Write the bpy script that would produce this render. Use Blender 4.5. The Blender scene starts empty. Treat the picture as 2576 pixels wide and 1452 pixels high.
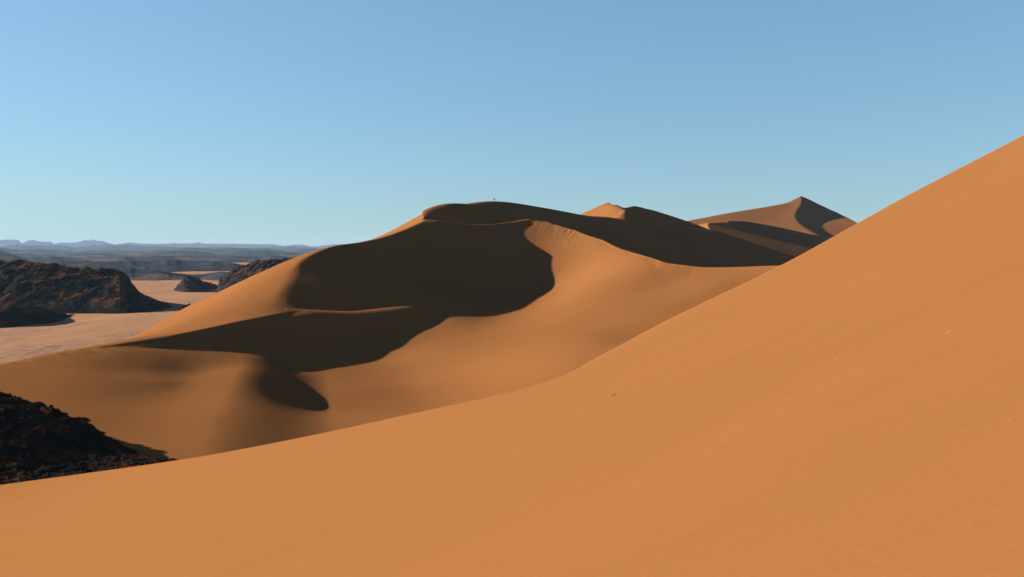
import bpy, bmesh, math, random
import numpy as np
from math import radians, sin, cos, tan, atan2, pi
from mathutils import Vector, Matrix

scene = bpy.context.scene
random.seed(7)

# ------------------------------------------------------------------ camera
F = 2052.0                     # focal length in units of a 2576 px wide picture
CX, CY = 1288.0, 726.0
PITCH = math.atan(94.0 / F)    # looking slightly down: eye level at v = 632
EYE = 60.0                     # eye height above the datum
cam_d = bpy.data.cameras.new('camera')
cam_d.sensor_width = 36.0
cam_d.lens = 36.0 * F / 2576.0
cam_d.clip_start = 0.1
cam_d.clip_end = 60000.0
cam = bpy.data.objects.new('camera', cam_d)
scene.collection.objects.link(cam)
cam.location = (0, 0, EYE)
cam.rotation_euler = (pi / 2 - PITCH, 0, 0)
scene.camera = cam

# ------------------------------------------------------------------ light
SUN_AZ = radians(75.0)         # left of the viewing direction
SUN_EL = radians(17.0)
L = Vector((-cos(SUN_EL) * sin(SUN_AZ), cos(SUN_EL) * cos(SUN_AZ), sin(SUN_EL)))
world = bpy.data.worlds.new('World')
scene.world = world
world.use_nodes = True
wn = world.node_tree
wn.nodes.clear()
wo = wn.nodes.new('ShaderNodeOutputWorld')
wb = wn.nodes.new('ShaderNodeBackground')
sky = wn.nodes.new('ShaderNodeTexSky')
sky.sky_type = 'NISHITA'
sky.sun_disc = False
sky.sun_elevation = SUN_EL
sky.sun_rotation = -SUN_AZ
sky.altitude = 1500.0
sky.air_density = 1.4
sky.dust_density = 0.5
sky.ozone_density = 2.5
wb.inputs['Strength'].default_value = 0.06
soft = wn.nodes.new('ShaderNodeGamma')            # the camera's soft shoulder on the clear sky
soft.inputs['Gamma'].default_value = 0.55
tint = wn.nodes.new('ShaderNodeMix')
tint.data_type = 'RGBA'; tint.blend_type = 'MULTIPLY'
tint.inputs['Factor'].default_value = 1.0
tint.inputs['B'].default_value = (0.50, 0.738, 0.945, 1)
wn.links.new(sky.outputs[0], soft.inputs[0])
wn.links.new(soft.outputs[0], tint.inputs['A'])
wn.links.new(tint.outputs['Result'], wb.inputs[0])
wn.links.new(wb.outputs[0], wo.inputs[0])
sun_d = bpy.data.lights.new('sun', 'SUN')
sun_d.energy = 5.0
sun_d.angle = radians(0.53)
sun_d.color = (1.0, 0.97, 0.90)
sun = bpy.data.objects.new('sun', sun_d)
scene.collection.objects.link(sun)
sun.rotation_euler = L.to_track_quat('Z', 'Y').to_euler()
sun.location = (-400, 100, 300)

scene.view_settings.view_transform = 'Standard'
scene.view_settings.look = 'None'
scene.view_settings.gamma = 1.0
scene.view_settings.use_curve_mapping = False
scene.view_settings.exposure = 2.4
scene.render.engine = 'CYCLES'
scene.cycles.use_denoising = True
scene.cycles.max_bounces = 5
scene.cycles.diffuse_bounces = 3
scene.cycles.volume_bounces = 0

# ------------------------------------------------------------------ helpers
def W(u, v, d):
    """point seen at picture position (u, v), d metres ahead of the camera (eye height = 0)"""
    xc, yc = (u - CX) / F, (CY - v) / F
    x = xc
    y = cos(PITCH) + yc * sin(PITCH)
    z = -sin(PITCH) + yc * cos(PITCH)
    k = d / y
    return (x * k, d, z * k)

def Wm(pts):
    return np.array([W(*p) for p in pts], float)

class TPS:
    """smooth surface z(x, y) through 3-D points"""
    def __init__(self, pts, reg=0.0, scale=100.0):
        P = np.asarray(pts, float)
        P = P[np.sort(np.unique(np.round(P, 3), axis=0, return_index=True)[1])]
        self.c = P[:, :2] / scale
        self.s = scale
        n = len(P)
        K = self.kern(self.c[:, None, :] - self.c[None, :, :])
        K += np.eye(n) * reg
        A = np.zeros((n + 3, n + 3))
        A[:n, :n] = K
        A[:n, n] = 1; A[:n, n + 1:] = self.c
        A[n, :n] = 1; A[n + 1:, :n] = self.c.T
        b = np.zeros(n + 3); b[:n] = P[:, 2]
        self.w = np.linalg.solve(A, b)
    @staticmethod
    def kern(d):
        r2 = (d * d).sum(-1)
        return 0.5 * r2 * np.log(r2 + 1e-12)
    def __call__(self, X, Y):
        x = (X / self.s).ravel(); y = (Y / self.s).ravel()
        n = len(self.c)
        out = self.w[n] + self.w[n + 1] * x + self.w[n + 2] * y
        for i in range(n):
            r2 = (x - self.c[i, 0]) ** 2 + (y - self.c[i, 1]) ** 2
            out += self.w[i] * 0.5 * r2 * np.log(r2 + 1e-12)
        return out.reshape(X.shape)

def smin(a, b, k):
    h = np.clip(0.5 + 0.5 * (b - a) / k, 0, 1)
    return b + (a - b) * h - k * h * (1 - h)

def smax(a, b, k):
    return -smin(-a, -b, k)

def sstep(e0, e1, x):
    t = np.clip((x - e0) / (e1 - e0), 0, 1)
    return t * t * (3 - 2 * t)

_rng = np.random.RandomState(11)
_perm = np.concatenate([_rng.permutation(512)] * 2)
_grad = _rng.rand(512) * 2 * np.pi
_gx, _gy = np.cos(_grad), np.sin(_grad)

def noise(x, y):
    xi = np.floor(x).astype(int); yi = np.floor(y).astype(int)
    xf = x - xi; yf = y - yi
    u = xf * xf * xf * (xf * (xf * 6 - 15) + 10)
    v = yf * yf * yf * (yf * (yf * 6 - 15) + 10)
    def g(ix, iy, dx, dy):
        h = _perm[(_perm[ix & 511] + iy) & 511]
        return _gx[h] * dx + _gy[h] * dy
    a = g(xi, yi, xf, yf); b = g(xi + 1, yi, xf - 1, yf)
    c = g(xi, yi + 1, xf, yf - 1); d = g(xi + 1, yi + 1, xf - 1, yf - 1)
    return (a + (b - a) * u) * (1 - v) + (c + (d - c) * u) * v

def fbm(x, y, n=4, gain=0.5, lac=2.03):
    s = 0; a = 1.0
    for i in range(n):
        s = s + a * noise(x + 17.3 * i, y - 9.1 * i); x = x * lac; y = y * lac; a *= gain
    return s

def ridged(x, y, n=4):
    s = 0; a = 1.0
    for i in range(n):
        s = s + a * (1 - 2 * np.abs(noise(x + 31.7 * i, y + 5.3 * i))); x = x * 2.1; y = y * 2.1; a *= 0.5
    return s

def sheet(name, X, Y, Z, mat, keep=None, mats=None):
    """grid of points -> one smooth mesh object"""
    r, c = X.shape
    co = np.stack([X, Y, Z + EYE], -1).reshape(-1, 3)
    idx = np.arange(r * c).reshape(r, c)
    q = np.stack([idx[:-1, :-1], idx[:-1, 1:], idx[1:, 1:], idx[1:, :-1]], -1).reshape(-1, 4)
    if keep is not None:
        kq = keep.ravel()[q].any(1)
        q = q[kq]
        used = np.unique(q)
        remap = -np.ones(len(co), int); remap[used] = np.arange(len(used))
        co = co[used]; q = remap[q]
    me = bpy.data.meshes.new(name)
    me.vertices.add(len(co)); me.vertices.foreach_set('co', co.astype(np.float32).ravel())
    me.loops.add(q.size); me.loops.foreach_set('vertex_index', q.astype(np.int32).ravel())
    me.polygons.add(len(q))
    me.polygons.foreach_set('loop_start', np.arange(0, q.size, 4, dtype=np.int32))
    me.polygons.foreach_set('loop_total', np.full(len(q), 4, np.int32))
    me.update(calc_edges=True)
    me.polygons.foreach_set('use_smooth', np.ones(len(q), bool))
    me.materials.append(mat)
    ob = bpy.data.objects.new(name, me)
    scene.collection.objects.link(ob)
    return ob

# ------------------------------------------------------------------ materials
def new_mat(name):
    m = bpy.data.materials.new(name)
    m.use_nodes = True
    nt = m.node_tree
    b = nt.nodes['Principled BSDF']
    b.inputs['Roughness'].default_value = 1.0
    b.inputs['Specular IOR Level'].default_value = 0.0
    return m, nt, b

def nd(nt, typ, **kw):
    n = nt.nodes.new(typ)
    for k, v in kw.items():
        if k in n.inputs: n.inputs[k].default_value = v
        else: setattr(n, k, v)
    return n

def ramp(nt, stops):
    r = nt.nodes.new('ShaderNodeValToRGB')
    e = r.color_ramp.elements
    while len(e) < len(stops): e.new(0.5)
    for i, (p, c) in enumerate(stops):
        e[i].position = p; e[i].color = (*c, 1) if len(c) == 3 else c
    return r

def sand_material(name, base, grain=0.07, var=0.08):
    m, nt, b = new_mat(name)
    tc = nt.nodes.new('ShaderNodeTexCoord')
    big = nd(nt, 'ShaderNodeTexNoise', Scale=0.02, Detail=4.0)
    fine = nd(nt, 'ShaderNodeTexNoise', Scale=24.0, Detail=5.0, Roughness=0.75)
    nt.links.new(tc.outputs['Object'], big.inputs['Vector'])
    nt.links.new(tc.outputs['Object'], fine.inputs['Vector'])
    lo = tuple(c * (1 - var) for c in base); hi = tuple(c * (1 + var) for c in base)
    r = ramp(nt, [(0.3, lo), (0.7, hi)])
    nt.links.new(big.outputs['Fac'], r.inputs['Fac'])
    mr = nd(nt, 'ShaderNodeMapRange')
    mr.inputs['From Min'].default_value = 0.25; mr.inputs['From Max'].default_value = 0.75
    mr.inputs['To Min'].default_value = 1 - grain; mr.inputs['To Max'].default_value = 1 + grain
    nt.links.new(fine.outputs['Fac'], mr.inputs['Value'])
    mx = nd(nt, 'ShaderNodeVectorMath', operation='SCALE')
    nt.links.new(r.outputs['Color'], mx.inputs[0])
    nt.links.new(mr.outputs[0], mx.inputs['Scale'])
    nt.links.new(mx.outputs[0], b.inputs['Base Color'])
    return m

NEARSAND = sand_material('glare_paled_sand', (0.119, 0.0470, 0.0150))  # sun glare on the near slope is put into this paler base colour
SAND = sand_material('orange_sand', (0.116, 0.0440, 0.0132))

# ------------------------------------------------------------------ dune tools
def spline(pts, n):
    """resample a chain of points with a Catmull-Rom curve"""
    P = np.asarray(pts, float)
    P = np.concatenate([[2 * P[0] - P[1]], P, [2 * P[-1] - P[-2]]])
    out = []
    m = len(P) - 3
    for t in np.linspace(0, m, n):
        i = min(int(t), m - 1); f = t - i
        p0, p1, p2, p3 = P[i], P[i + 1], P[i + 2], P[i + 3]
        out.append(0.5 * (2 * p1 + (p2 - p0) * f + (2 * p0 - 5 * p1 + 4 * p2 - p3) * f * f + (3 * p1 - p0 - 3 * p2 + p3) * f ** 3))
    return np.array(out)

def lee_points(C, run, slope, side=1.0):
    """points offset square to a crest, dropping at the given slope (side 1: right of travel, -1: left)"""
    T = np.gradient(C[:, :2], axis=0)
    T /= np.linalg.norm(T, axis=1)[:, None]
    N = np.stack([T[:, 1], -T[:, 0]], -1) * side
    slope = np.broadcast_to(slope, len(C))
    return np.concatenate([C[:, :2] + N * run, (C[:, 2] - slope * run)[:, None]], 1)

def meet(surf, u, v, d0, d1):
    """where the sight line through (u, v) meets a surface between d0 and d1"""
    ds = np.linspace(d0, d1, 400)
    P = np.array([W(u, v, d) for d in ds])
    g = P[:, 2] - surf(P[:, 0], P[:, 1])
    i = int(np.argmin(np.abs(g)))
    return P[i]

# ------------------------------------------------------------------ the great bowl dune
RIB = [(-330, 972, 195), (-150, 943, 205), (0, 915, 218), (150, 884, 233), (310, 860, 250), (460, 838, 270), (600, 810, 290),
       (720, 787, 306), (780, 778, 312), (880, 779, 320), (950, 773, 326), (1020, 767, 332),
       (1095, 773, 336), (1145, 797, 330)]
C2 = [(740, 782, 309), (722, 768, 313), (714, 745, 320), (720, 722, 328), (738, 690, 340), (750, 665, 348),
      (770, 648, 355), (800, 633, 363), (844, 618, 373), (900, 610, 388), (958, 598, 402), (1016, 578, 415),
      (1070, 553, 427)]
RIM = [(1070, 553, 427), (1110, 561, 428), (1170, 569, 434), (1230, 570, 442), (1290, 563, 452), (1330, 553, 460),
       (1380, 558, 456), (1450, 580, 436), (1520, 605, 406), (1600, 637, 374), (1680, 662, 350), (1760, 672, 336),
       (1850, 672, 324), (1960, 668, 310), (2100, 660, 295), (2300, 640, 280)]
rb = Wm(RIB)
rm = Wm(RIM)
c2 = spline(Wm(C2), 30)

flank = TPS(np.concatenate([spline(rb[:8], 14), c2, Wm([
    (305, 868, 440), (120, 905, 440), (480, 767, 430), (640, 692, 430), (745, 652, 430), (844, 624, 440), (900, 615, 445),
    (958, 597.5, 450), (1010, 569, 455), (1071, 534, 460), (1124, 505, 465), (310, 863, 330), (310, 861, 275), (150, 888, 250), (150, 892, 280), (0, 919, 235), (0, 925, 258), (-150, 950, 230), (200, 885, 330), (0, 930, 300), (-150, 965, 300),
    (0, 940, 420), (270, 888, 390), (400, 812, 415), (560, 731, 422),
    (300, 900, 500), (480, 810, 500), (640, 735, 500), (844, 665, 520), (1000, 615, 540)])]))
wall_pts = Wm([(1240, 795, 338), (1340, 760, 364), (1390, 683, 400), (1330, 600, 433), (1450, 640, 405), (1500, 720, 346),
            (1600, 700, 338), (1700, 720, 316), (1800, 720, 302), (1850, 740, 290),
            (1300, 850, 288), (1400, 850, 265), (1500, 860, 247), (1400, 930, 225), (1250, 950, 236), (1250, 880, 270),
            (1145, 799, 330), (1100, 880, 288), (1650, 790, 280), (2000, 760, 262), (1600, 850, 248), (1800, 850, 232)])
upper = np.concatenate([c2[17:], spline(rm[:3], 5)[1:]])
bowl = TPS(np.concatenate([c2, rm, wall_pts, lee_points(upper, 9, 0.60)[::2], lee_points(upper, 22, 0.60)[::2], Wm([
    (850, 700, 345), (1375, 720, 391), (1352, 750, 372), (1100, 740, 356), (1000, 745, 348), (880, 740, 336),
    (800, 730, 332), (1000, 778, 336), (880, 786, 327)])]), reg=3e-5)
rc = spline(rb, 40)
lee_slope = np.interp(rc[:, 0], [-140, -122, -108, -60], [0.22, 0.36, 0.60, 0.60])
slip = TPS(np.concatenate([rc, lee_points(rc, 12, lee_slope)[::3], lee_points(rc, 40, lee_slope)[::3]]))
foot_pts = np.concatenate([[meet(slip, u, v, 235, 330) for u, v in [(400, 874), (480, 873), (560, 871), (640, 880)]],
                           Wm([(700, 907, 270), (740, 924, 271), (800, 928, 271), (880, 925, 275), (960, 905, 287), (1040, 862, 303), (1090, 817, 322)])])
# a low shoulder that rolls over to the right below the rib
def roll_line(Y):
    return -72.5 + (262 - Y) * 0.25
def roll(X, Y):
    p = X - roll_line(Y)
    amp = sstep(295, 230, Y) * (0.52 + 0.48 * sstep(184, 222, Y))
    return -7.6 * amp * sstep(-14, 13, p) * (1 - sstep(35, 120, p))
def rib_line(X):
    xs = np.concatenate([[-400], rb[:, 0], [20, 60, 300]])
    ys = np.concatenate([[rb[0, 1] - 60], rb[:, 1], [325, 300, 240]])
    return np.interp(X, xs, ys)

sx = np.repeat(np.arange(-8, 120, 14.0), 3)
sy = rib_line(sx) + np.tile([-16.0, 0, 16.0], len(sx) // 3)
seam = np.stack([sx, sy, bowl(sx, sy)], -1)
vp = np.concatenate([wall_pts, seam, foot_pts, Wm([
    (1100, 960, 246), (1100, 1015, 222), (1000, 960, 254),
    (400, 960, 212), (400, 915, 233), (500, 960, 218), (500, 915, 243), (400, 1080, 168),
    (310, 885, 239), (310, 930, 221), (200, 950, 206), (200, 1050, 173), (200, 890, 232),
    (0, 985, 190), (0, 925, 213), (-300, 1000, 180), (700, 1180, 150), (1100, 1100, 180), (1400, 1050, 180),
    (1000, 790, 335), (800, 800, 320)]), np.array([(-95, 135, -38.5), (-60, 105, -43.0), (-110, 110, -42.0)])])
vp[:, 2] -= roll(vp[:, 0], vp[:, 1])
pin = np.array([(roll_line(yh) + p, yh, np.interp(yh, [170, 262], [-36.6, -33.6])) for yh in range(178, 250, 9) for p in ((-26, -15, 18, 28) if yh < 236 else (18, 28))])
vp = np.concatenate([vp, pin])
valley_base = TPS(vp, reg=4e-4)
def valley(X, Y):
    return valley_base(X, Y) + roll(X, Y)

# gentle back of the rib where it runs out into the bowl
back = TPS(np.concatenate([rb, Wm([(0, 919, 236), (150, 888, 251), (-150, 950, 224), (0, 930, 260), (310, 854, 268), (460, 830, 288), (600, 800, 308),
    (800, 800, 330), (880, 808, 338), (950, 805, 345), (1020, 800, 352), (1095, 808, 356), (730, 778, 314)])]), reg=1e-4)
rmo = np.argsort(rm[:, 0])

def main_dune(X, Y):
    zf, zb, zv, zs = flank(X, Y), bowl(X, Y), valley(X, Y), slip(X, Y)
    yl = rib_line(X)
    yr = np.interp(X, rm[rmo, 0], rm[rmo, 1])
    behind = smin(zf, zb, 0.8 + 0.7 * sstep(370, 320, Y))
    wide = 3 + 57 * sstep(-45, 10, X)
    m = sstep(-0.5, 0.5, (yl - Y) / wide)
    base = behind * (1 - m) + zv * m
    # behind the rim the sand drops away
    base = base - 0.9 * np.maximum(Y - yr - 0.5, 0) * sstep(-48, -40, X)
    zr = smin(zs, np.where(Y > yl - 10, back(X, Y), 1e3), 2.4)
    zr = np.where((X > rb[0, 0]) & (X < rb[-1, 0] + 4), zr, -1e3)
    zr = zr - 60 * sstep(rb[-1, 0] - 4, rb[-1, 0] + 4, X)
    zr = zr - 2.0 * np.maximum(Y - yl - 30, 0)
    z = smax(base, zr, 0.6)
    # thin lip along the back rim
    z = z + 1.25 * np.exp(-((Y - yr + 1.0) / 3.0) ** 2) * sstep(-46, -36, X) * sstep(16, 2, X)
    # small slumps running down from the brink of the right wall
    q = np.maximum(yr - Y, 0)
    c = X + 0.30 * q
    z = z - 0.26 * np.exp(-q / 16.0) * sstep(0.0, 2.0, q) * sstep(2, 22, X) * sstep(85, 60, X) * np.maximum(ridged(c / 3.4 + 0.6 * noise(X / 9.0, Y / 9.0), q / 40.0, 3) - 0.25, 0) * (0.4 + sstep(-0.2, 0.3, noise(X / 7.0, q / 50.0)))
    # flutes below the low left end of the rib
    q = np.maximum(yl - Y, 0)
    c = X - 0.45 * q
    z = z - 0.32 * np.exp(-q / 18.0) * sstep(0.0, 1.5, q) * sstep(-100, -118, X) * np.maximum(ridged(c / 3.0 + 7, q / 50.0, 3), 0)
    # long low swells left by the wind
    z = z + 0.16 * fbm((X - 0.12 * Y) / 13.0, (Y + 0.2 * X) / 75.0, 3) * sstep(-20, -60, X) * sstep(yl, yl + 15, Y)
    z = z + 0.22 * fbm((Y - 0.35 * X) / 24.0, (X + 0.3 * Y) / 90.0, 3) * sstep(-10, 20, X) * sstep(0, 25, yr - Y)
    z = z + 0.05 * fbm((Y + 0.2 * X) / 22.0, X / 60.0, 2) * sstep(8, 30, yl - Y)
    return z

def grid(s0, s1, ns, yy):
    S, Y = np.meshgrid(np.linspace(s0, s1, ns), yy)
    return S * Y, Y

X, Y = grid(-0.80, 0.70, 1100, np.concatenate([np.linspace(70, 180, 70, endpoint=False), np.linspace(180, 450, 560), np.linspace(451, 560, 60)]))
ob = sheet('dune', X, Y, main_dune(X, Y), SAND)
ob['kind'] = 'structure'

# ------------------------------------------------------------------ dunes behind the bowl
def crest_dune(name, crest, uv, dd, lee=0.58, wind=0.25, extra_wind=(), n=(300, 240), k=0.5, mod=None):
    C = spline(Wm(crest), 3 * len(crest))
    ew = Wm(extra_wind) if len(extra_wind) else np.zeros((0, 3))
    sl = TPS(np.concatenate([C, lee_points(C, 15, lee)[::2], lee_points(C, 60, lee)[::3]]), reg=1e-5)
    sw = TPS(np.concatenate([C, lee_points(C, 15, wind, -1)[::2], lee_points(C, 60, np.asarray(wind) * 1.4, -1)[::3], ew]), reg=1e-5)
    X, Y = grid((uv[0] - CX) / F, (uv[1] - CX) / F, n[0], np.linspace(dd[0], dd[1], n[1]))
    Z = smin(sw(X, Y), sl(X, Y), k) + 0.15 * k
    if mod: Z = mod(X, Y, Z)
    ob = sheet(name, X, Y, Z, SAND)
    ob['kind'] = 'structure'
    return ob

crest_dune('dune', [(1068, 556, 440), (1071, 543, 446), (1075, 531, 452), (1094, 519, 460), (1128, 511, 469), (1174, 512, 485), (1218, 521, 497),
                    (1269, 534, 506), (1319, 546, 512), (1370, 560, 516)], (1064, 1420), (436, 545), wind=0.42, k=3.0)
crest_dune('dune', [(1130, 520, 494), (1174, 512, 505), (1208, 507, 512), (1243, 505, 519), (1300, 510, 530), (1400, 527, 544), (1475, 541, 554),
                    (1530, 545, 561), (1600, 556, 570)], (1110, 2000), (420, 600), wind=0.3, n=(500, 260), k=4.0)
bb = Wm([(1500, 552, 602), (1530, 545, 597), (1556, 540, 592), (1565, 532, 591), (1562, 524, 612), (1550, 517, 640), (1538, 512, 656)])
bs = Wm([(1552, 517, 642), (1592, 520, 655), (1623, 526, 668), (1685, 537, 692), (1738, 550, 712), (1809, 574, 738), (1871, 597, 758), (1927, 613, 774), (2000, 640, 790)])
b0 = Wm([(1527, 509, 670)])[0]
blee = TPS(np.concatenate([spline(bb, 14), bs, lee_points(spline(bb, 14), 9, 0.58)[3:12], lee_points(bs, 25, 0.5), lee_points(bs, 70, 0.55)[2:]]), reg=3e-5)
X, Y = grid((1440 - CX) / F, (2300 - CX) / F, 520, np.linspace(470, 820, 280))
bw = b0[2] + 0.5 * (X - b0[0]) + 0.15 * (Y - b0[1]) - 0.004 * np.maximum(b0[0] - X, 0) ** 1.5
Z = smin(smin(bw, b0[2] + 0.3 - 0.9 * (Y - b0[1]), 7.0), blee(X, Y), 3.0) + 0.5
Z -= 0.8 * np.maximum(Y - np.interp(X, bs[:, 0], bs[:, 1]), 0) * sstep(bs[0, 0] - 4, bs[0, 0] + 4, X)
ob = sheet('dune', X, Y, Z, SAND)
ob['kind'] = 'structure'
dcr = Wm([(1720, 585, 785), (1766, 563, 800), (1824, 558.5, 812), (1837, 555.5, 817), (1886, 558.5, 842), (1964, 572.5, 892), (2041, 590, 940), (2091, 599, 970)])
dfloor = TPS(Wm([(1800, 576, 772), (1900, 590, 802), (2000, 606, 832), (1950, 612, 762), (2080, 614, 872), (1800, 590, 722)]))
crest_dune('dune', [(1720, 585, 785), (1766, 563, 800), (1793, 560, 806), (1824, 558.5, 812), (1837, 555.5, 817), (1886, 558.5, 842), (1964, 572.5, 892), (2041, 590, 940),
                    (2091, 599, 970)], (1758, 2300), (640, 1040), mod=lambda X, Y, Z: np.minimum(smax(Z - 0.8 * np.maximum(Y - np.interp(X, dcr[:, 0], dcr[:, 1]) - 1, 0), dfloor(X, Y) - 2 * np.maximum(Y - 842 - (X - 160) * 0.6, 0), 2.0), np.interp(X, dcr[:, 0], dcr[:, 2]) + 0.4 - 0.5 * np.maximum(194 - X, 0)))

# the far star dune
sf = TPS(Wm([(2015, 493, 1240), (1983, 509, 1228), (1958, 515, 1222), (1855, 532, 1205), (1738, 554, 1190), (1985, 545, 1176), (1900, 560, 1163),
             (1800, 578, 1149), (2000, 590, 1103), (1850, 600, 1113)]))
sd = TPS(Wm([(2015, 493, 1240), (2041, 504, 1245), (2072, 519, 1240), (2103, 534, 1225), (2040, 560, 1172), (2100, 600, 1100)]))
sl = TPS(Wm([(2103, 536, 1220), (2134, 548, 1195), (2159, 562, 1165), (2100, 570, 1155), (2150, 590, 1121), (2080, 600, 1105), (2040, 558, 1177), (2010, 575, 1146)]))
ridge = Wm([(1700, 560, 1186), (1738, 554, 1190), (1855, 532, 1205), (1958, 515, 1222), (1983, 509, 1228), (2015, 493, 1240), (2041, 504, 1245), (2072, 519, 1240), (2103, 534, 1225), (2134, 548, 1195), (2159, 562, 1165), (2250, 600, 1080)])
X, Y = grid((1690 - CX) / F, (2280 - CX) / F, 360, np.linspace(980, 1320, 260))
Z = smin(sf(X, Y), smax(sd(X, Y), sl(X, Y), 2.0), 1.5)
Z -= 1.0 * np.maximum(Y - np.interp(X, ridge[:, 0], ridge[:, 1]), 0)
ob = sheet('star_dune', X, Y, Z, SAND)
ob['kind'] = 'structure'

# ------------------------------------------------------------------ foreground dune
FG = [(-700, 1312), (-300, 1262), (0, 1220), (430, 1160), (700, 1112), (1000, 1048), (1370, 962), (1520, 890),
      (1700, 795), (1960, 670), (2160, 560), (2300, 483), (2576, 340), (2800, 225), (3000, 122)]
def slope_fg(X, Y):
    """the near slope the photographer stands on, rising to the right"""
    return -1.7 + 0.36 * X - 0.05 * Y + 0.002 * X * X - 0.0005 * X * Y
fgs = spline(FG, 300)
fgd = []
for u, v in fgs:
    ds = np.linspace(3, 120, 3000)
    P = np.array(W(u, v, 1.0))[None] * ds[:, None]
    g = np.where(P[:, 2] - slope_fg(P[:, 0], P[:, 1]) < 0)[0]
    fgd.append(ds[g[0]] if len(g) else 60.0)
fgd = np.array(fgd)
# true bearing of each edge point
bear = np.array([W(u, v, 1.0)[0] for u, v in fgs])
# the slope goes on all round the camera; out of view its edge simply runs further off
ang = np.arctan(bear)
Rv = np.hypot(bear, 1.0) * fgd
a_all = np.concatenate([[-pi, -2.2, -1.5, -1.0], ang[4:-4], [1.0, 1.5, 2.2, pi]])
R_all = np.concatenate([[55, 55, 60, 58], Rv[4:-4], [62, 60, 55, 55]])
azs = np.concatenate([np.linspace(-pi, ang[8], 90, endpoint=False), np.linspace(ang[8], ang[-8], 960), np.linspace(ang[-8], pi, 91)[1:]])
E = np.interp(azs, a_all, R_all)
T = np.concatenate([[0.0, 0.01, 0.02], np.geomspace(0.03, 1.0, 340), 1.0 + np.geomspace(0.004, 3.2, 60)])
Ag, Tg = np.meshgrid(azs, T)
Rg = Tg * E[None, :]
X, Y = Rg * np.sin(Ag), Rg * np.cos(Ag)
Xe, Ye = (E * np.sin(azs))[None, :], (E * np.cos(azs))[None, :]
Z = np.where(Tg <= 1.0, slope_fg(X, Y), slope_fg(Xe, Ye) - 0.78 * (Rg - E[None, :]) * np.cos(np.clip(Ag, -0.9, 0.9)))
soft = fbm(X / 7.0 + 0.35 * Y / 7.0, (Y - 0.3 * X) / 2.6, 3) * 0.030 + fbm(X / 1.9, Y / 0.8, 2) * 0.004
Z = Z + soft * sstep(1.02, 0.9, Tg)
ob = sheet('foreground_dune', X, Y, Z, NEARSAND)
ob['kind'] = 'structure'

# ------------------------------------------------------------------ rock and plain materials
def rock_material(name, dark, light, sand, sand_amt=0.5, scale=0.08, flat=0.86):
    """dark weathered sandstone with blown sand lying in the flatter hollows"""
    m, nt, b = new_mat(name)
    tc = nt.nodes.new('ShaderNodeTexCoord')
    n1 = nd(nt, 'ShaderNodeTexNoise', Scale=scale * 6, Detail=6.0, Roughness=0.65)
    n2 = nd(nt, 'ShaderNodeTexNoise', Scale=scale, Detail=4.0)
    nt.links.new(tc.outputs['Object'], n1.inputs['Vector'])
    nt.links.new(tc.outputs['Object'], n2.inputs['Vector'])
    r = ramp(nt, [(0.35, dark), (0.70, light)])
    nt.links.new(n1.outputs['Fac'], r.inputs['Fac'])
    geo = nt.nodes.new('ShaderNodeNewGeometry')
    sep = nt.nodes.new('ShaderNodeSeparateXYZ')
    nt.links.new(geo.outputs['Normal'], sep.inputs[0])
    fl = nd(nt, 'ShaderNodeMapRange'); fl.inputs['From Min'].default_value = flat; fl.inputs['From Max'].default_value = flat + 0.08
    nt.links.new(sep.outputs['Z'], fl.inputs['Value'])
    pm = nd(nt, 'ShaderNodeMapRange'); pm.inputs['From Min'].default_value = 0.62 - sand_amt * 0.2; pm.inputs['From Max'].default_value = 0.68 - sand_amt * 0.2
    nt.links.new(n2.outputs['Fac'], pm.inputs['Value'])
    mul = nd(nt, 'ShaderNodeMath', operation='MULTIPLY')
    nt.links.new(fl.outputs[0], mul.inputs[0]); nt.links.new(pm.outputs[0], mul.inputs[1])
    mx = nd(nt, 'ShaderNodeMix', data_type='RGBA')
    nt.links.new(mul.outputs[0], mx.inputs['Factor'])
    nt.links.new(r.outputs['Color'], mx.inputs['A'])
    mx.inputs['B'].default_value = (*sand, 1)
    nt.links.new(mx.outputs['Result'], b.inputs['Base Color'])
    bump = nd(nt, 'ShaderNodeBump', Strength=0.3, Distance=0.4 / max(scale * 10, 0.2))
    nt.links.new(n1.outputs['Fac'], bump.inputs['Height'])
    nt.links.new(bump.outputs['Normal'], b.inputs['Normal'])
    return m

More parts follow.
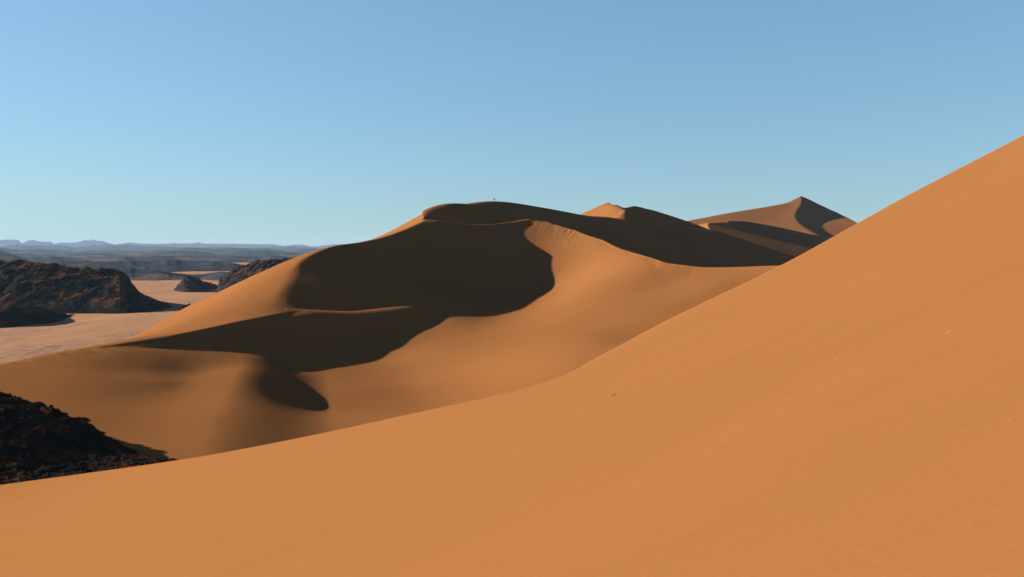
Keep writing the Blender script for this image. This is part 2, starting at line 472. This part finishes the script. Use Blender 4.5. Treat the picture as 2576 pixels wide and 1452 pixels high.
def plain_material():
    m, nt, b = new_mat('plain_sand')
    tc = nt.nodes.new('ShaderNodeTexCoord')
    mp = nd(nt, 'ShaderNodeMapping'); mp.inputs['Scale'].default_value = (1.0, 0.45, 1.0)
    nt.links.new(tc.outputs['Object'], mp.inputs['Vector'])
    n1 = nd(nt, 'ShaderNodeTexNoise', Scale=0.022, Detail=5.0, Roughness=0.6, Distortion=0.6)
    n2 = nd(nt, 'ShaderNodeTexNoise', Scale=0.35, Detail=6.0, Roughness=0.7)
    for n in (n1, n2): nt.links.new(mp.outputs[0], n.inputs['Vector'])
    r = ramp(nt, [(0.46, (0, 0, 0)), (0.60, (1, 1, 1))])
    nt.links.new(n1.outputs['Fac'], r.inputs['Fac'])
    r2 = ramp(nt, [(0.44, (0, 0, 0)), (0.62, (1, 1, 1))])
    nt.links.new(n2.outputs['Fac'], r2.inputs['Fac'])
    mul = nd(nt, 'ShaderNodeMath', operation='MULTIPLY')
    nt.links.new(r.outputs['Color'], mul.inputs[0]); nt.links.new(r2.outputs['Color'], mul.inputs[1])
    mx = nd(nt, 'ShaderNodeMix', data_type='RGBA')
    nt.links.new(mul.outputs[0], mx.inputs['Factor'])
    mx.inputs['A'].default_value = (0.188, 0.094, 0.049, 1)
    mx.inputs['B'].default_value = (0.098, 0.060, 0.047, 1)
    nt.links.new(mx.outputs['Result'], b.inputs['Base Color'])
    bump = nd(nt, 'ShaderNodeBump', Strength=0.2, Distance=0.5)
    nt.links.new(n2.outputs['Fac'], bump.inputs['Height'])
    nt.links.new(bump.outputs['Normal'], b.inputs['Normal'])
    return m

PLAIN = plain_material()
ROCK = rock_material('dark_sandstone', (0.005, 0.0045, 0.005), (0.018, 0.015, 0.015), (0.045, 0.020, 0.010), 0.75, 0.035, 0.78)
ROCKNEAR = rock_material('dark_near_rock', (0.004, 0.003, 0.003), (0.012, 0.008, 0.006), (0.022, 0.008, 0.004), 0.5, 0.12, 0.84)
FARROCK_HAZED = rock_material('far_rock_haze_tint', (0.010, 0.012, 0.015), (0.026, 0.027, 0.030), (0.095, 0.050, 0.028), 0.40, 0.005, 0.955)  # blue-grey of the distance haze is mixed into this rock colour

PZ = -45.0
def plain_z(X, Y):
    R = np.hypot(X, Y)
    return PZ + 1.2 * fbm(X / 90, Y / 160, 3) + 0.25 * fbm(X / 12, Y / 25, 3) * sstep(900, 300, R) - 0.00001 * R

# the wide gravel and sand plain, out to the horizon
az = np.unique(np.concatenate([np.linspace(-pi, -1.0, 60), np.linspace(-1.0, 0.1, 620), np.linspace(0.1, pi, 60)]))
rr = np.concatenate([[60, 120, 200], np.linspace(260, 1300, 380), np.geomspace(1310, 24500, 70)])
A, Rr = np.meshgrid(az, rr)
X, Y = Rr * np.sin(A), Rr * np.cos(A)
ob = sheet('desert_floor', X, Y, plain_z(X, Y), PLAIN)
ob['kind'] = 'structure'

# ------------------------------------------------------------------ distant sandstone uplands, ridge behind ridge
def profile(pts):
    p = np.array(pts, float)
    return lambda u: np.interp(u, p[:, 0], p[:, 1])
def ridge_band(name, prof, d, depth, rough, n=(700, 60), fall=0.5, seed=0.0):
    """one ridge: skyline profile (u, v) at distance d, with a broken slope towards the camera"""
    us = np.linspace(-600, 1500, n[0])
    s = (us - CX) / F
    t = np.linspace(-1.0, 1.0, n[1])
    Sg, Tg = np.meshgrid(s, t)
    Ug = np.repeat(us[None, :], n[1], 0)
    Y = d + depth * Tg
    X = Sg * Y
    wob = 0.0 if name == 'far_mesa' else 9.0
    top = (632 - prof(Ug) + wob * fbm(Ug / 130.0 + seed * 3.1, Ug * 0 + seed, 4)) / F * d
    base = PZ - 12
    cliff = np.where(Tg < 0, sstep(-1.0, 0.0, Tg + 0.16 * fbm(X / (depth * 0.5) + seed, Y / (depth * 0.5), 4)), sstep(1.0, 0.1, Tg))
    Z = base + (top - base) * cliff + rough * ridged(X / (rough * 26) + seed, Y / (rough * 26), 4) * (0.35 + 0.65 * sstep(0, 0.7, 1 - np.abs(Tg))) * 0.8
    ob = sheet(name, X, Y, Z, FARROCK_HAZED)
    ob['kind'] = 'structure'
    return ob

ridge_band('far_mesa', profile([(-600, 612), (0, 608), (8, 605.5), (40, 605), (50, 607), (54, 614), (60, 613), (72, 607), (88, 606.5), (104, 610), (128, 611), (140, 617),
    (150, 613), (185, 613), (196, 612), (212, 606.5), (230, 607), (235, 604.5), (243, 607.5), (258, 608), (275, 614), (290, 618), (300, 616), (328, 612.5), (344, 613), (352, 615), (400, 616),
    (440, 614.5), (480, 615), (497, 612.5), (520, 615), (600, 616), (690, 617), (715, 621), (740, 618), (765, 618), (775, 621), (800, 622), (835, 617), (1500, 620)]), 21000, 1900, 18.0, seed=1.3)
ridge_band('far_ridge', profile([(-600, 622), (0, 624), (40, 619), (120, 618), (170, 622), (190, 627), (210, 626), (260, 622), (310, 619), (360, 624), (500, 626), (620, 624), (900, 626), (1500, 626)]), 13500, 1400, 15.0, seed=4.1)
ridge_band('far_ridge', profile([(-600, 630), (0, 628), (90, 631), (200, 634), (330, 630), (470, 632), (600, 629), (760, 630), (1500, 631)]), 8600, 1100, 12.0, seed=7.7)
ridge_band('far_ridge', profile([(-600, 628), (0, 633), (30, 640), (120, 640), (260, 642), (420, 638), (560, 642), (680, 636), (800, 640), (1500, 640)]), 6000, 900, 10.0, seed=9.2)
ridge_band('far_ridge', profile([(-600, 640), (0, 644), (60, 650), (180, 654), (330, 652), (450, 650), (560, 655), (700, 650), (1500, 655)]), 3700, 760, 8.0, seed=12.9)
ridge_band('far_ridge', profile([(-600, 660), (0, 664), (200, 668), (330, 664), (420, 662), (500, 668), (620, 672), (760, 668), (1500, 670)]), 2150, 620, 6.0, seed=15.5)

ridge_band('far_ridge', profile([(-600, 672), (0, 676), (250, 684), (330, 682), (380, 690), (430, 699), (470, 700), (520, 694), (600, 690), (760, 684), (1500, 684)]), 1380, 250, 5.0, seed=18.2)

# ------------------------------------------------------------------ rock hills on the plain
def boulder_mesh(seed, n=2):
    rnd = random.Random(seed)
    bm = bmesh.new()
    bmesh.ops.create_icosphere(bm, subdivisions=n, radius=1.0)
    off = [Vector((rnd.uniform(-1, 1), rnd.uniform(-1, 1), rnd.uniform(-1, 1))).normalized() for _ in range(9)]
    cut = [rnd.uniform(0.55, 0.9) for _ in off]
    for v in bm.verts:
        for o, c in zip(off, cut):          # flat broken faces
            d = v.co.dot(o)
            if d > c: v.co -= o * (d - c)
    co = np.array([v.co[:] for v in bm.verts]); fa = np.array([[v.index for v in f.verts] for f in bm.faces])
    bm.free()
    return co, fa
BOULDERS = [boulder_mesh(i, 1) for i in range(8)]

def mesh_from(name, co, fa, mat, smooth=False):
    me = bpy.data.meshes.new(name)
    me.from_pydata(co.tolist(), [], fa.tolist())
    me.polygons.foreach_set('use_smooth', np.full(len(me.polygons), smooth))
    me.materials.append(mat)
    ob = bpy.data.objects.new(name, me)
    scene.collection.objects.link(ob)
    return ob

def rubble(name, pts, sizes, mat, seed=0):
    rng = np.random.RandomState(seed)
    cos_, fas, n = [], [], 0
    for p, r in zip(pts, sizes):
        co, fa = BOULDERS[rng.randint(len(BOULDERS))]
        a = rng.rand() * 6.28
        c = co * (np.array([0.8 + 0.6 * rng.rand(), 0.8 + 0.5 * rng.rand(), 0.6 + 0.6 * rng.rand()]) * r)
        R = np.array([[cos(a), -sin(a), 0], [sin(a), cos(a), 0], [0, 0, 1]])
        c = c @ R.T + np.array([p[0], p[1], p[2] + EYE + r * 0.2])
        cos_.append(c); fas.append(fa + n); n += len(c)
    ob = mesh_from(name, np.concatenate(cos_), np.concatenate(fas), mat)
    ob['kind'] = 'stuff'
    return ob

def empty(name, loc):
    o = bpy.data.objects.new(name, None)
    scene.collection.objects.link(o)
    o.location = loc
    o.empty_display_size = 0.5
    return o

def tag(o, label, cat, group=None):
    o['label'] = label; o['category'] = cat
    if group: o['group'] = group
    return o

def adopt(child, parent):
    child.parent = parent
    child.matrix_parent_inverse = Matrix.Translation(-parent.location)

def rock_hill(label, urange, d0, d1, zfun, amp, freq, n, n_rub, rub_size, mat, seed, floor=plain_z, name='rocky_hill'):
    """a weathered hill: broken heightfield plus loose blocks"""
    X, Y = grid((urange[0] - CX) / F, (urange[1] - CX) / F, n[0], np.linspace(d0, d1, n[1]))
    fl = floor(X, Y)
    Z0 = zfun(X, Y)
    h = np.clip((Z0 - fl) / (6 * amp), 0, 1)
    terr = ridged(X * freq + seed, Y * freq * 0.9, 4)
    blocks = np.floor(3.0 * fbm(X * freq * 2.3 + seed, Y * freq * 2.3, 3) + 0.5) / 3.0
    Z = Z0 + amp * h * (0.55 * terr + 0.6 * blocks) - amp * 0.25
    keep = Z > fl - 2.0 * amp
    cxy = (float(X[keep].mean()), float(Y[keep].mean()), float(fl[keep].mean()) + EYE)
    root = empty(name, cxy)
    body = sheet('rock_mass', X, Y, Z, mat, keep=keep)
    adopt(body, root)
    rng = np.random.RandomState(int(seed * 10))
    ok = np.argwhere((Z0 > fl + amp * 0.2))
    pick = ok[rng.randint(len(ok), size=n_rub)]
    pts = np.stack([X[pick[:, 0], pick[:, 1]], Y[pick[:, 0], pick[:, 1]], Z[pick[:, 0], pick[:, 1]]], -1)
    sz = rub_size[0] + (rub_size[1] - rub_size[0]) * rng.rand(n_rub) ** 3
    rb_ = rubble('loose_blocks', pts, sz, mat, seed=int(seed * 7))
    adopt(rb_, root)
    tag(root, label, 'rocky hill')
    root['kind'] = 'thing'
    return root

def hill_from_profile(prof, dspine, front, backw, edge=None):
    """crest profile (u, v) at distance dspine, sloping down to the plain in front and behind"""
    def f(X, Y):
        U = X / Y * F + CX
        top = (632 - prof(U)) / F * dspine
        t = np.where(Y < dspine, (Y - (dspine - front)) / front, (dspine + backw - Y) / backw)
        t = np.clip(t, -0.3, 1)
        prof_t = np.where(t > 0, np.clip(t, 0, 1) ** 0.75, t)
        return plain_z(X, Y) - 3 + (top - PZ + 3) * prof_t
    return f

rock_hill('broad dark rocky hill rising from the plain at the left edge', (-420, 520), 570, 800,
          hill_from_profile(profile([(-420, 640), (-100, 652), (0, 662), (40, 659), (110, 664), (170, 676), (225, 680), (268, 684), (300, 686), (318, 697), (330, 715), (352, 738), (400, 757), (470, 779), (520, 800)]), 668, 82, 110),
          3.6, 0.038, (560, 280), 420, (0.3, 1.8), ROCK, 2.3)
rock_hill('rocky slope with upright pillars showing above the bright sand flank', (480, 1000), 700, 900,
          hill_from_profile(profile([(480, 775), (540, 742), (552, 705), (575, 690), (590, 680), (625, 668), (650, 658), (700, 653), (760, 651), (1000, 640)]), 800, 70, 90),
          3.2, 0.055, (420, 220), 380, (0.3, 1.8), ROCK, 5.1)
rock_hill('small dark outcrop standing in the sand gap between the two rocky hills', (385, 655), 870, 1020,
          hill_from_profile(profile([(380, 748), (415, 736), (438, 727), (452, 714), (462, 699), (476, 697), (493, 701), (507, 707), (532, 714), (560, 721), (610, 728), (660, 740)]), 945, 60, 60),
          2.2, 0.08, (220, 120), 150, (0.3, 1.8), ROCK, 8.4)

rng = np.random.RandomState(44)
pts, szs = [], []
for k in range(420):
    t = rng.rand()
    u = 470 + 200 * t + rng.normal() * 14
    d = 655 + 110 * t + rng.normal() * 14
    x = (u - CX) / F * d
    pts.append((x, d, float(plain_z(np.array([x]), np.array([d]))[0]))); szs.append(0.3 + 2.0 * rng.rand() ** 3)
rubble('scree', pts, szs, ROCK, 17)

# near rocky slope at the lower left, in its own shade
near_hill = TPS(np.concatenate([Wm([(0, 992, 168), (110, 1022, 162), (180, 1048, 158), (260, 1075, 156), (340, 1110, 154), (400, 1140, 150), (0, 1200, 122), (200, 1190, 130), (100, 1100, 142)]),
                                np.array([(-132, 140, -19.5), (-132, 160, -20.5), (-132, 172, -23), (-134, 188, -30), (-130, 110, -20), (-160, 160, -18), (-170, 185, -30)], float), Wm([(0, 1245, 104), (150, 1218, 108), (300, 1185, 120), (420, 1162, 138), (460, 1180, 130), (-300, 1250, 100), (500, 1210, 120)])]))
def near_z(X, Y):
    yb = 168 + (X + 105) * -0.55
    return near_hill(X, Y) - 0.8 * np.maximum(Y - yb, 0)
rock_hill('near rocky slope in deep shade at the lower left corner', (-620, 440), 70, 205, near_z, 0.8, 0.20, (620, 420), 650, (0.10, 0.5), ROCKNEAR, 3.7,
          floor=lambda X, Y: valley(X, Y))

# low sand mound on the plain with a dark lee
def mound(crest, uv, dd, wind=0.3, lee=0.6):
    C = spline(Wm(crest), 3 * len(crest))
    sl_ = TPS(np.concatenate([C, lee_points(C, 10, lee), lee_points(C, 30, lee)]), reg=1e-4)
    sw_ = TPS(np.concatenate([C, lee_points(C, 10, wind, -1), lee_points(C, 40, wind, -1)]), reg=1e-4)
    X, Y = grid((uv[0] - CX) / F, (uv[1] - CX) / F, 220, np.linspace(dd[0], dd[1], 160))
    Z = smin(sw_(X, Y), sl_(X, Y), 0.8)
    ob = sheet('sand_mound', X, Y, Z + 0.9 * fbm(X / 9, Y / 9, 4), ROCK, keep=Z > plain_z(X, Y) - 2)
    ob['kind'] = 'structure'
mound([(-60, 812, 478), (-20, 795, 488), (20, 778, 500), (60, 768, 515), (100, 772, 535), (140, 784, 556)], (-200, 260), (440, 600))
mound([(-190, 850, 420), (-150, 826, 432), (-110, 808, 446), (-80, 810, 462), (-50, 824, 474)], (-330, 60), (400, 500))

# ------------------------------------------------------------------ loose things
def plain_mat(name, col, rough=0.9):
    m, nt, b = new_mat(name)
    tc = nt.nodes.new('ShaderNodeTexCoord')
    n = nd(nt, 'ShaderNodeTexNoise', Scale=14.0, Detail=3.0)
    nt.links.new(tc.outputs['Object'], n.inputs['Vector'])
    r = ramp(nt, [(0.3, tuple(c * 0.75 for c in col)), (0.7, tuple(min(1, c * 1.2) for c in col))])
    nt.links.new(n.outputs['Fac'], r.inputs['Fac'])
    nt.links.new(r.outputs['Color'], b.inputs['Base Color'])
    b.inputs['Roughness'].default_value = rough
    return m

def boulder(u, v, d, size, label, stretch=(1, 1, 1), seed=1):
    co, fa = boulder_mesh(seed, 3)
    rng = np.random.RandomState(seed)
    co = co * (1 + 0.10 * np.stack([noise(co[:, 0] * 2 + 5, co[:, 1] * 2 + co[:, 2])] * 3, -1))
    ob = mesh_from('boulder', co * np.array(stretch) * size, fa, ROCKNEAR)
    x, y, z = W(u, v, d)
    ob.location = (x, y, z + EYE)
    return tag(ob, label, 'boulder', 'boulders on the skyline of the near slope')
boulder(129, 1024, 161, 0.50, 'square dark boulder standing apart on the skyline of the near rocky slope', (1.05, 0.8, 0.95), 21)
boulder(97, 1015, 162.5, 0.80, 'low rounded boulder just left of the square one on the near slope', (1.3, 1.0, 0.5), 22)
boulder(50, 1001, 165, 0.32, 'small knob of rock on the near slope skyline, closest to the left edge', (1.1, 0.9, 0.8), 23)

def skin_mesh(name, verts, edges, radii, sub=2):
    me = bpy.data.meshes.new(name)
    me.from_pydata(verts, edges, [])
    ob = bpy.data.objects.new(name, me)
    scene.collection.objects.link(ob)
    md = ob.modifiers.new('skin', 'SKIN')
    for sv, r in zip(me.skin_vertices[0].data, radii):
        sv.radius = (r, r) if not isinstance(r, tuple) else r
    me.skin_vertices[0].data[0].use_root = True
    md.use_smooth_shade = True
    ob.modifiers.new('sub', 'SUBSURF').levels = sub
    dg = bpy.context.evaluated_depsgraph_get()
    out = bpy.data.meshes.new_from_object(ob.evaluated_get(dg))
    bpy.data.objects.remove(ob)
    return out

def person(loc, face, h, label, shirt, trousers, head, stride=0.0, hat=None, group=None, armswing=0.3):
    """a standing or walking figure: one body mesh, hair or hat as a child; x is the walking direction"""
    V, E_, R = [], [], []
    def add(p, r, par=None):
        V.append(p); R.append(r)
        if par is not None: E_.append((par, len(V) - 1))
        return len(V) - 1
    pel = add((0, 0, 0.95), (0.15, 0.12))
    wai = add((0.01, 0, 1.08), (0.13, 0.105), pel)
    che = add((0.02, 0, 1.28), (0.165, 0.12), wai)
    nb = add((0.02, 0, 1.43), (0.085, 0.075), che)
    nk = add((0.03, 0, 1.49), 0.055, nb)
    hd = add((0.045, 0, 1.58), (0.078, 0.092), nk)
    ht = add((0.04, 0, 1.67), (0.070, 0.085), hd)
    for sd in (-1, 1):
        st = stride * sd
        hip = add((0, 0.095 * sd, 0.88), 0.095, pel)
        kn = add((0.20 * st + 0.03, 0.10 * sd, 0.50), 0.062, hip)
        an = add((0.34 * st - 0.02, 0.10 * sd, 0.09), 0.042, kn)
        he = add((0.34 * st + 0.02, 0.10 * sd, 0.045), 0.045, an)
        add((0.34 * st + 0.17, 0.115 * sd, 0.035), 0.035, he)
        sh = add((0.02, 0.19 * sd, 1.40), 0.062, nb)
        el = add((0.02 - armswing * 0.5 * st, 0.25 * sd, 1.13), 0.045, sh)
        wr = add((0.10 - armswing * 0.9 * st, 0.26 * sd, 0.90), 0.030, el)
        pa = add((0.12 - armswing * 1.0 * st, 0.26 * sd, 0.82), (0.028, 0.040), wr)
        for k, (oy, ln) in enumerate(((-0.028, 0.062), (-0.010, 0.074), (0.010, 0.070), (0.028, 0.056))):
            f1 = add((0.125 - armswing * 1.0 * st + oy, 0.26 * sd, 0.775), 0.010, pa)
            add((0.125 - armswing * 1.0 * st + oy, 0.26 * sd - 0.018 * sd, 0.775 - ln), 0.008, f1)
        t1 = add((0.165 - armswing * 1.0 * st, 0.255 * sd, 0.83), 0.011, pa)
        add((0.19 - armswing * 1.0 * st, 0.245 * sd, 0.79), 0.009, t1)
    me = skin_mesh('person', V, E_, R, 2)
    for m in (trousers, shirt, head): me.materials.append(m)
    ax = {}
    for p in me.polygons:
        z = p.center.z; y = abs(p.center.y)
        if y > 0.215 and z < 0.93: k = 2
        elif z < 0.97: k = 0
        elif z < 1.46: k = 1
        else: k = 2
        p.material_index = k
    ob = bpy.data.objects.new('person', me)
    scene.collection.objects.link(ob)
    ob.location = (loc[0], loc[1], loc[2] + EYE)
    ob.rotation_euler = (0, 0, face)
    ob.scale = (h / 1.74,) * 3
    bm = bmesh.new()
    bmesh.ops.create_uvsphere(bm, u_segments=16, v_segments=10, radius=0.105)
    for v in bm.verts:
        v.co.z = max(v.co.z, -0.02 if hat else -0.05)
        v.co.x *= 1.05; v.co.y *= 0.9
        if v.co.x > 0.05 and v.co.z < 0.03 and not hat: v.co.x = 0.05
        if hat and v.co.z <= -0.015: v.co.x *= 1.5; v.co.y *= 1.5
        v.co += Vector((0.035, 0, 1.665))
    hm_ = bpy.data.meshes.new('hair'); bm.to_mesh(hm_); bm.free()
    hm_.polygons.foreach_set('use_smooth', np.ones(len(hm_.polygons), bool))
    hm_.materials.append(hat if hat else HAIR)
    hc = bpy.data.objects.new('sun_hat' if hat else 'hair', hm_)
    scene.collection.objects.link(hc)
    hc.parent = ob
    # a simple face
    for nm, (x, y, z, r) in (('nose', (0.145, 0, 1.605, 0.016)), ('eye', (0.122, 0.032, 1.63, 0.011)), ('eye', (0.122, -0.032, 1.63, 0.011)),
                             ('mouth', (0.128, 0, 1.56, 0.014)), ('ear', (0.04, 0.098, 1.61, 0.022)), ('ear', (0.04, -0.098, 1.61, 0.022))):
        bm = bmesh.new()
        bmesh.ops.create_icosphere(bm, subdivisions=1, radius=r, matrix=Matrix.Translation((x, y, z)))
        fm = bpy.data.meshes.new(nm); bm.to_mesh(fm); bm.free()
        fm.materials.append(HAIR if nm == 'eye' else head)
        fc = bpy.data.objects.new(nm, fm)
        scene.collection.objects.link(fc)
        fc.parent = ob
    return tag(ob, label, 'person', group)

HAIR = plain_mat('dark_hair', (0.01, 0.008, 0.007))
SKINM = plain_mat('skin', (0.16, 0.085, 0.055))
BLACK = plain_mat('black_cloth', (0.008, 0.008, 0.010))
NAVY = plain_mat('dark_blue_cloth', (0.012, 0.014, 0.022))
GREY = plain_mat('grey_cloth', (0.05, 0.055, 0.055))
PALE = plain_mat('pale_cloth', (0.22, 0.19, 0.18))
STRAW = plain_mat('straw_hat', (0.22, 0.17, 0.05))
g = 'walkers on the dunes'
fx, fy, fz = W(1242.0, 505.4, 519)
person((fx, fy, fz - 0.05), radians(-75), 1.88, 'person in dark blue on the summit crest, the left of two standing together', NAVY, BLACK, SKINM, 0.1, group=g)
fx, fy, fz = W(1245.5, 505.5, 520)
person((fx, fy, fz - 0.05), radians(-110), 1.80, 'person in black on the summit crest, the right of two standing together', BLACK, BLACK, SKINM, 0.05, group=g)
md = lambda x, y: main_dune(np.array([[float(x)]]), np.array([[float(y)]]))[0, 0]
P = meet(lambda x, y: main_dune(x[None], y[None])[0], 721, 780.2, 295, 330)
person((P[0], P[1], md(P[0], P[1]) - 0.03), radians(20), 1.72, 'person in a straw hat walking up the sunlit flank below the dark brink', NAVY, PALE, SKINM, 0.9, hat=STRAW, group=g)
P = W(777.2, 777.0, 311.5)
person((P[0], P[1], md(P[0], P[1]) - 0.03), radians(15), 1.72, 'person in dark clothes walking along the lit edge of the low ridge', BLACK, GREY, SKINM, 0.8, group=g)

# pale grit and a few dry twigs on the near slope
def on_slope(u, v):
    ds = np.linspace(1.5, 80, 4000)
    P = np.array(W(u, v, 1.0))[None] * ds[:, None]
    gidx = np.where(P[:, 2] - slope_fg(P[:, 0], P[:, 1]) < 0)[0]
    return P[gidx[0]] if len(gidx) else None
GRIT = plain_mat('pale_grit', (0.34, 0.23, 0.12))
rng = np.random.RandomState(5)
pts, szs = [], []
while len(pts) < 130:
    u = 700 + 1860 * rng.rand() ** 0.6; v = 800 + 650 * rng.rand()
    if v < np.interp(u, [p[0] for p in FG], [p[1] for p in FG]) + 25: continue
    p = on_slope(u, v)
    if p is None: continue
    pts.append(p); szs.append(p[1] / 815.0 * (0.16 + 0.34 * rng.rand() ** 3))
grit = rubble('grit', pts, szs, GRIT, 9)

def twig(u, v, length, ang, label, mat):
    p = on_slope(u, v)
    if p is None: return
    dx, dy = cos(ang) * length, sin(ang) * length
    vs = []
    for k, t in enumerate(np.linspace(-0.5, 0.5, 6)):
        x, y = p[0] + dx * t + 0.06 * length * sin(k * 2.1), p[1] + dy * t
        vs.append((x, y, slope_fg(x, y) + EYE + 0.012 + 0.02 * length * (1 + cos(k * 1.7))))
    es = [(i, i + 1) for i in range(5)]
    x, y = p[0] + dx * 0.2, p[1] + dy * 0.2 + 0.25 * length
    vs.append((x, y, slope_fg(x, y) + EYE + 0.03 + 0.05 * length)); es.append((3, 6))
    r = length * 0.035
    me = skin_mesh('dry_twig', vs, es, [r, r, r, r * 0.9, r * 0.7, r * 0.4, r * 0.4], 1)
    me.materials.clear(); me.materials.append(mat)
    ob = bpy.data.objects.new('dry_twig', me); scene.collection.objects.link(ob)
    tag(ob, label, 'twig', 'dry twigs on the near slope')
TWIG = plain_mat('dry_wood', (0.035, 0.022, 0.012))
twig(1545, 997, 0.085, 0.5, 'short dark twig on the near slope just below its edge', TWIG)
twig(2385, 842, 0.06, -0.4, 'pale dry twig high on the near slope towards the right', plain_mat('bleached_wood', (0.26, 0.17, 0.08)))

# two green shrubs deep in the shade of the near rocks, and a dry tuft on the sand
def shrub(root_loc, r, n, col, label, seed, squash=(1, 1, 1)):
    rng = np.random.RandomState(seed)
    root = empty('shrub', root_loc)
    vs, fs = [], []
    for i in range(n):
        d = rng.normal(size=3); d /= np.linalg.norm(d); d[2] = abs(d[2])
        c = d * r * rng.rand() ** 0.4
        a = rng.normal(size=3); a /= np.linalg.norm(a); b_ = np.cross(a, rng.normal(size=3)); b_ /= np.linalg.norm(b_)
        l, w_ = r * 0.22, r * 0.07
        k = len(vs)
        vs += [tuple(c - a * l), tuple(c + b_ * w_), tuple(c + a * l), tuple(c - b_ * w_)]
        fs.append((k, k + 1, k + 2, k + 3))
    fo_ = mesh_from('foliage', np.array(vs), np.array(fs), plain_mat('shrub_leaf', col)); fo_.parent = root
    st = skin_mesh('stem', [(0, 0, -0.1 * r), (0, 0, 0.3 * r), (0.3 * r, 0.1 * r, 0.7 * r), (-0.3 * r, -0.1 * r, 0.7 * r), (0.05 * r, 0.3 * r, 0.75 * r)],
                   [(0, 1), (1, 2), (1, 3), (1, 4)], [0.06 * r, 0.05 * r, 0.02 * r, 0.02 * r, 0.02 * r], 1)
    st.materials.clear(); st.materials.append(TWIG)
    so = bpy.data.objects.new('stem', st); scene.collection.objects.link(so); so.parent = root
    root.scale = squash
    tag(root, label, 'shrub')
nh = lambda x, y: near_z(np.array([[float(x)]]), np.array([[float(y)]]))[0, 0]
for (u, v, d, r, lb, sd) in ((20, 1180, 120, 0.55, 'small green shrub among the shaded rocks, nearest the left edge', 3), (36, 1187, 119, 0.45, 'tiny green shrub just right of its neighbour in the shaded rocks', 4)):
    P = meet(lambda x, y: near_z(x[None], y[None])[0], u, v, 95, 150)
    shrub((P[0], P[1], P[2] + EYE + 0.2), r, 260, (0.03, 0.10, 0.025), lb, sd)
for (u, v, d, r, sq, lb, sd) in ((160, 1036, 158, 0.55, (1.7, 1.2, 0.6), 'small flat grey shrub highest on the right edge of the near slope', 11),
                                 (200, 1052, 157, 0.95, (2.2, 1.4, 0.9), 'widest dark shrub sprawling on the right edge of the near slope', 12),
                                 (250, 1071, 156, 0.60, (1.9, 1.2, 0.75), 'low dark shrub lowest on the right edge of the near slope', 13)):
    P = W(u, v, d)
    zz = max(nh(P[0], P[1]), float(valley(np.array([[P[0]]]), np.array([[P[1]]]))[0, 0]))
    shrub((P[0], P[1], zz + EYE + 0.1), r, 700, (0.012, 0.012, 0.009), lb, sd, sq)
P = meet(lambda x, y: valley(x[None], y[None])[0], 548, 1062, 150, 230)
shrub((P[0], P[1], P[2] + EYE), 0.26, 90, (0.09, 0.045, 0.016), 'lone dry tuft on the brown sand of the valley floor', 6)

# ------------------------------------------------------------------ haze
HAZE = True
if HAZE:
    bm = bmesh.new(); bmesh.ops.create_cube(bm, size=1.0)
    me = bpy.data.meshes.new('haze'); bm.to_mesh(me); bm.free()
    hz = bpy.data.objects.new('haze', me); scene.collection.objects.link(hz)
    hz.scale = (52000, 52000, 440); hz.location = (0, 0, EYE + 110)
    hm = bpy.data.materials.new('thin_haze'); hm.use_nodes = True
    nt = hm.node_tree; nt.nodes.clear()
    out = nt.nodes.new('ShaderNodeOutputMaterial')
    pv = nt.nodes.new('ShaderNodeVolumePrincipled')
    pv.inputs['Color'].default_value = (0.235, 0.33, 0.44, 1)
    pv.inputs['Density'].default_value = 2.8e-5
    nt.links.new(pv.outputs[0], out.inputs['Volume'])
    me.materials.append(hm)
    hz['kind'] = 'stuff'
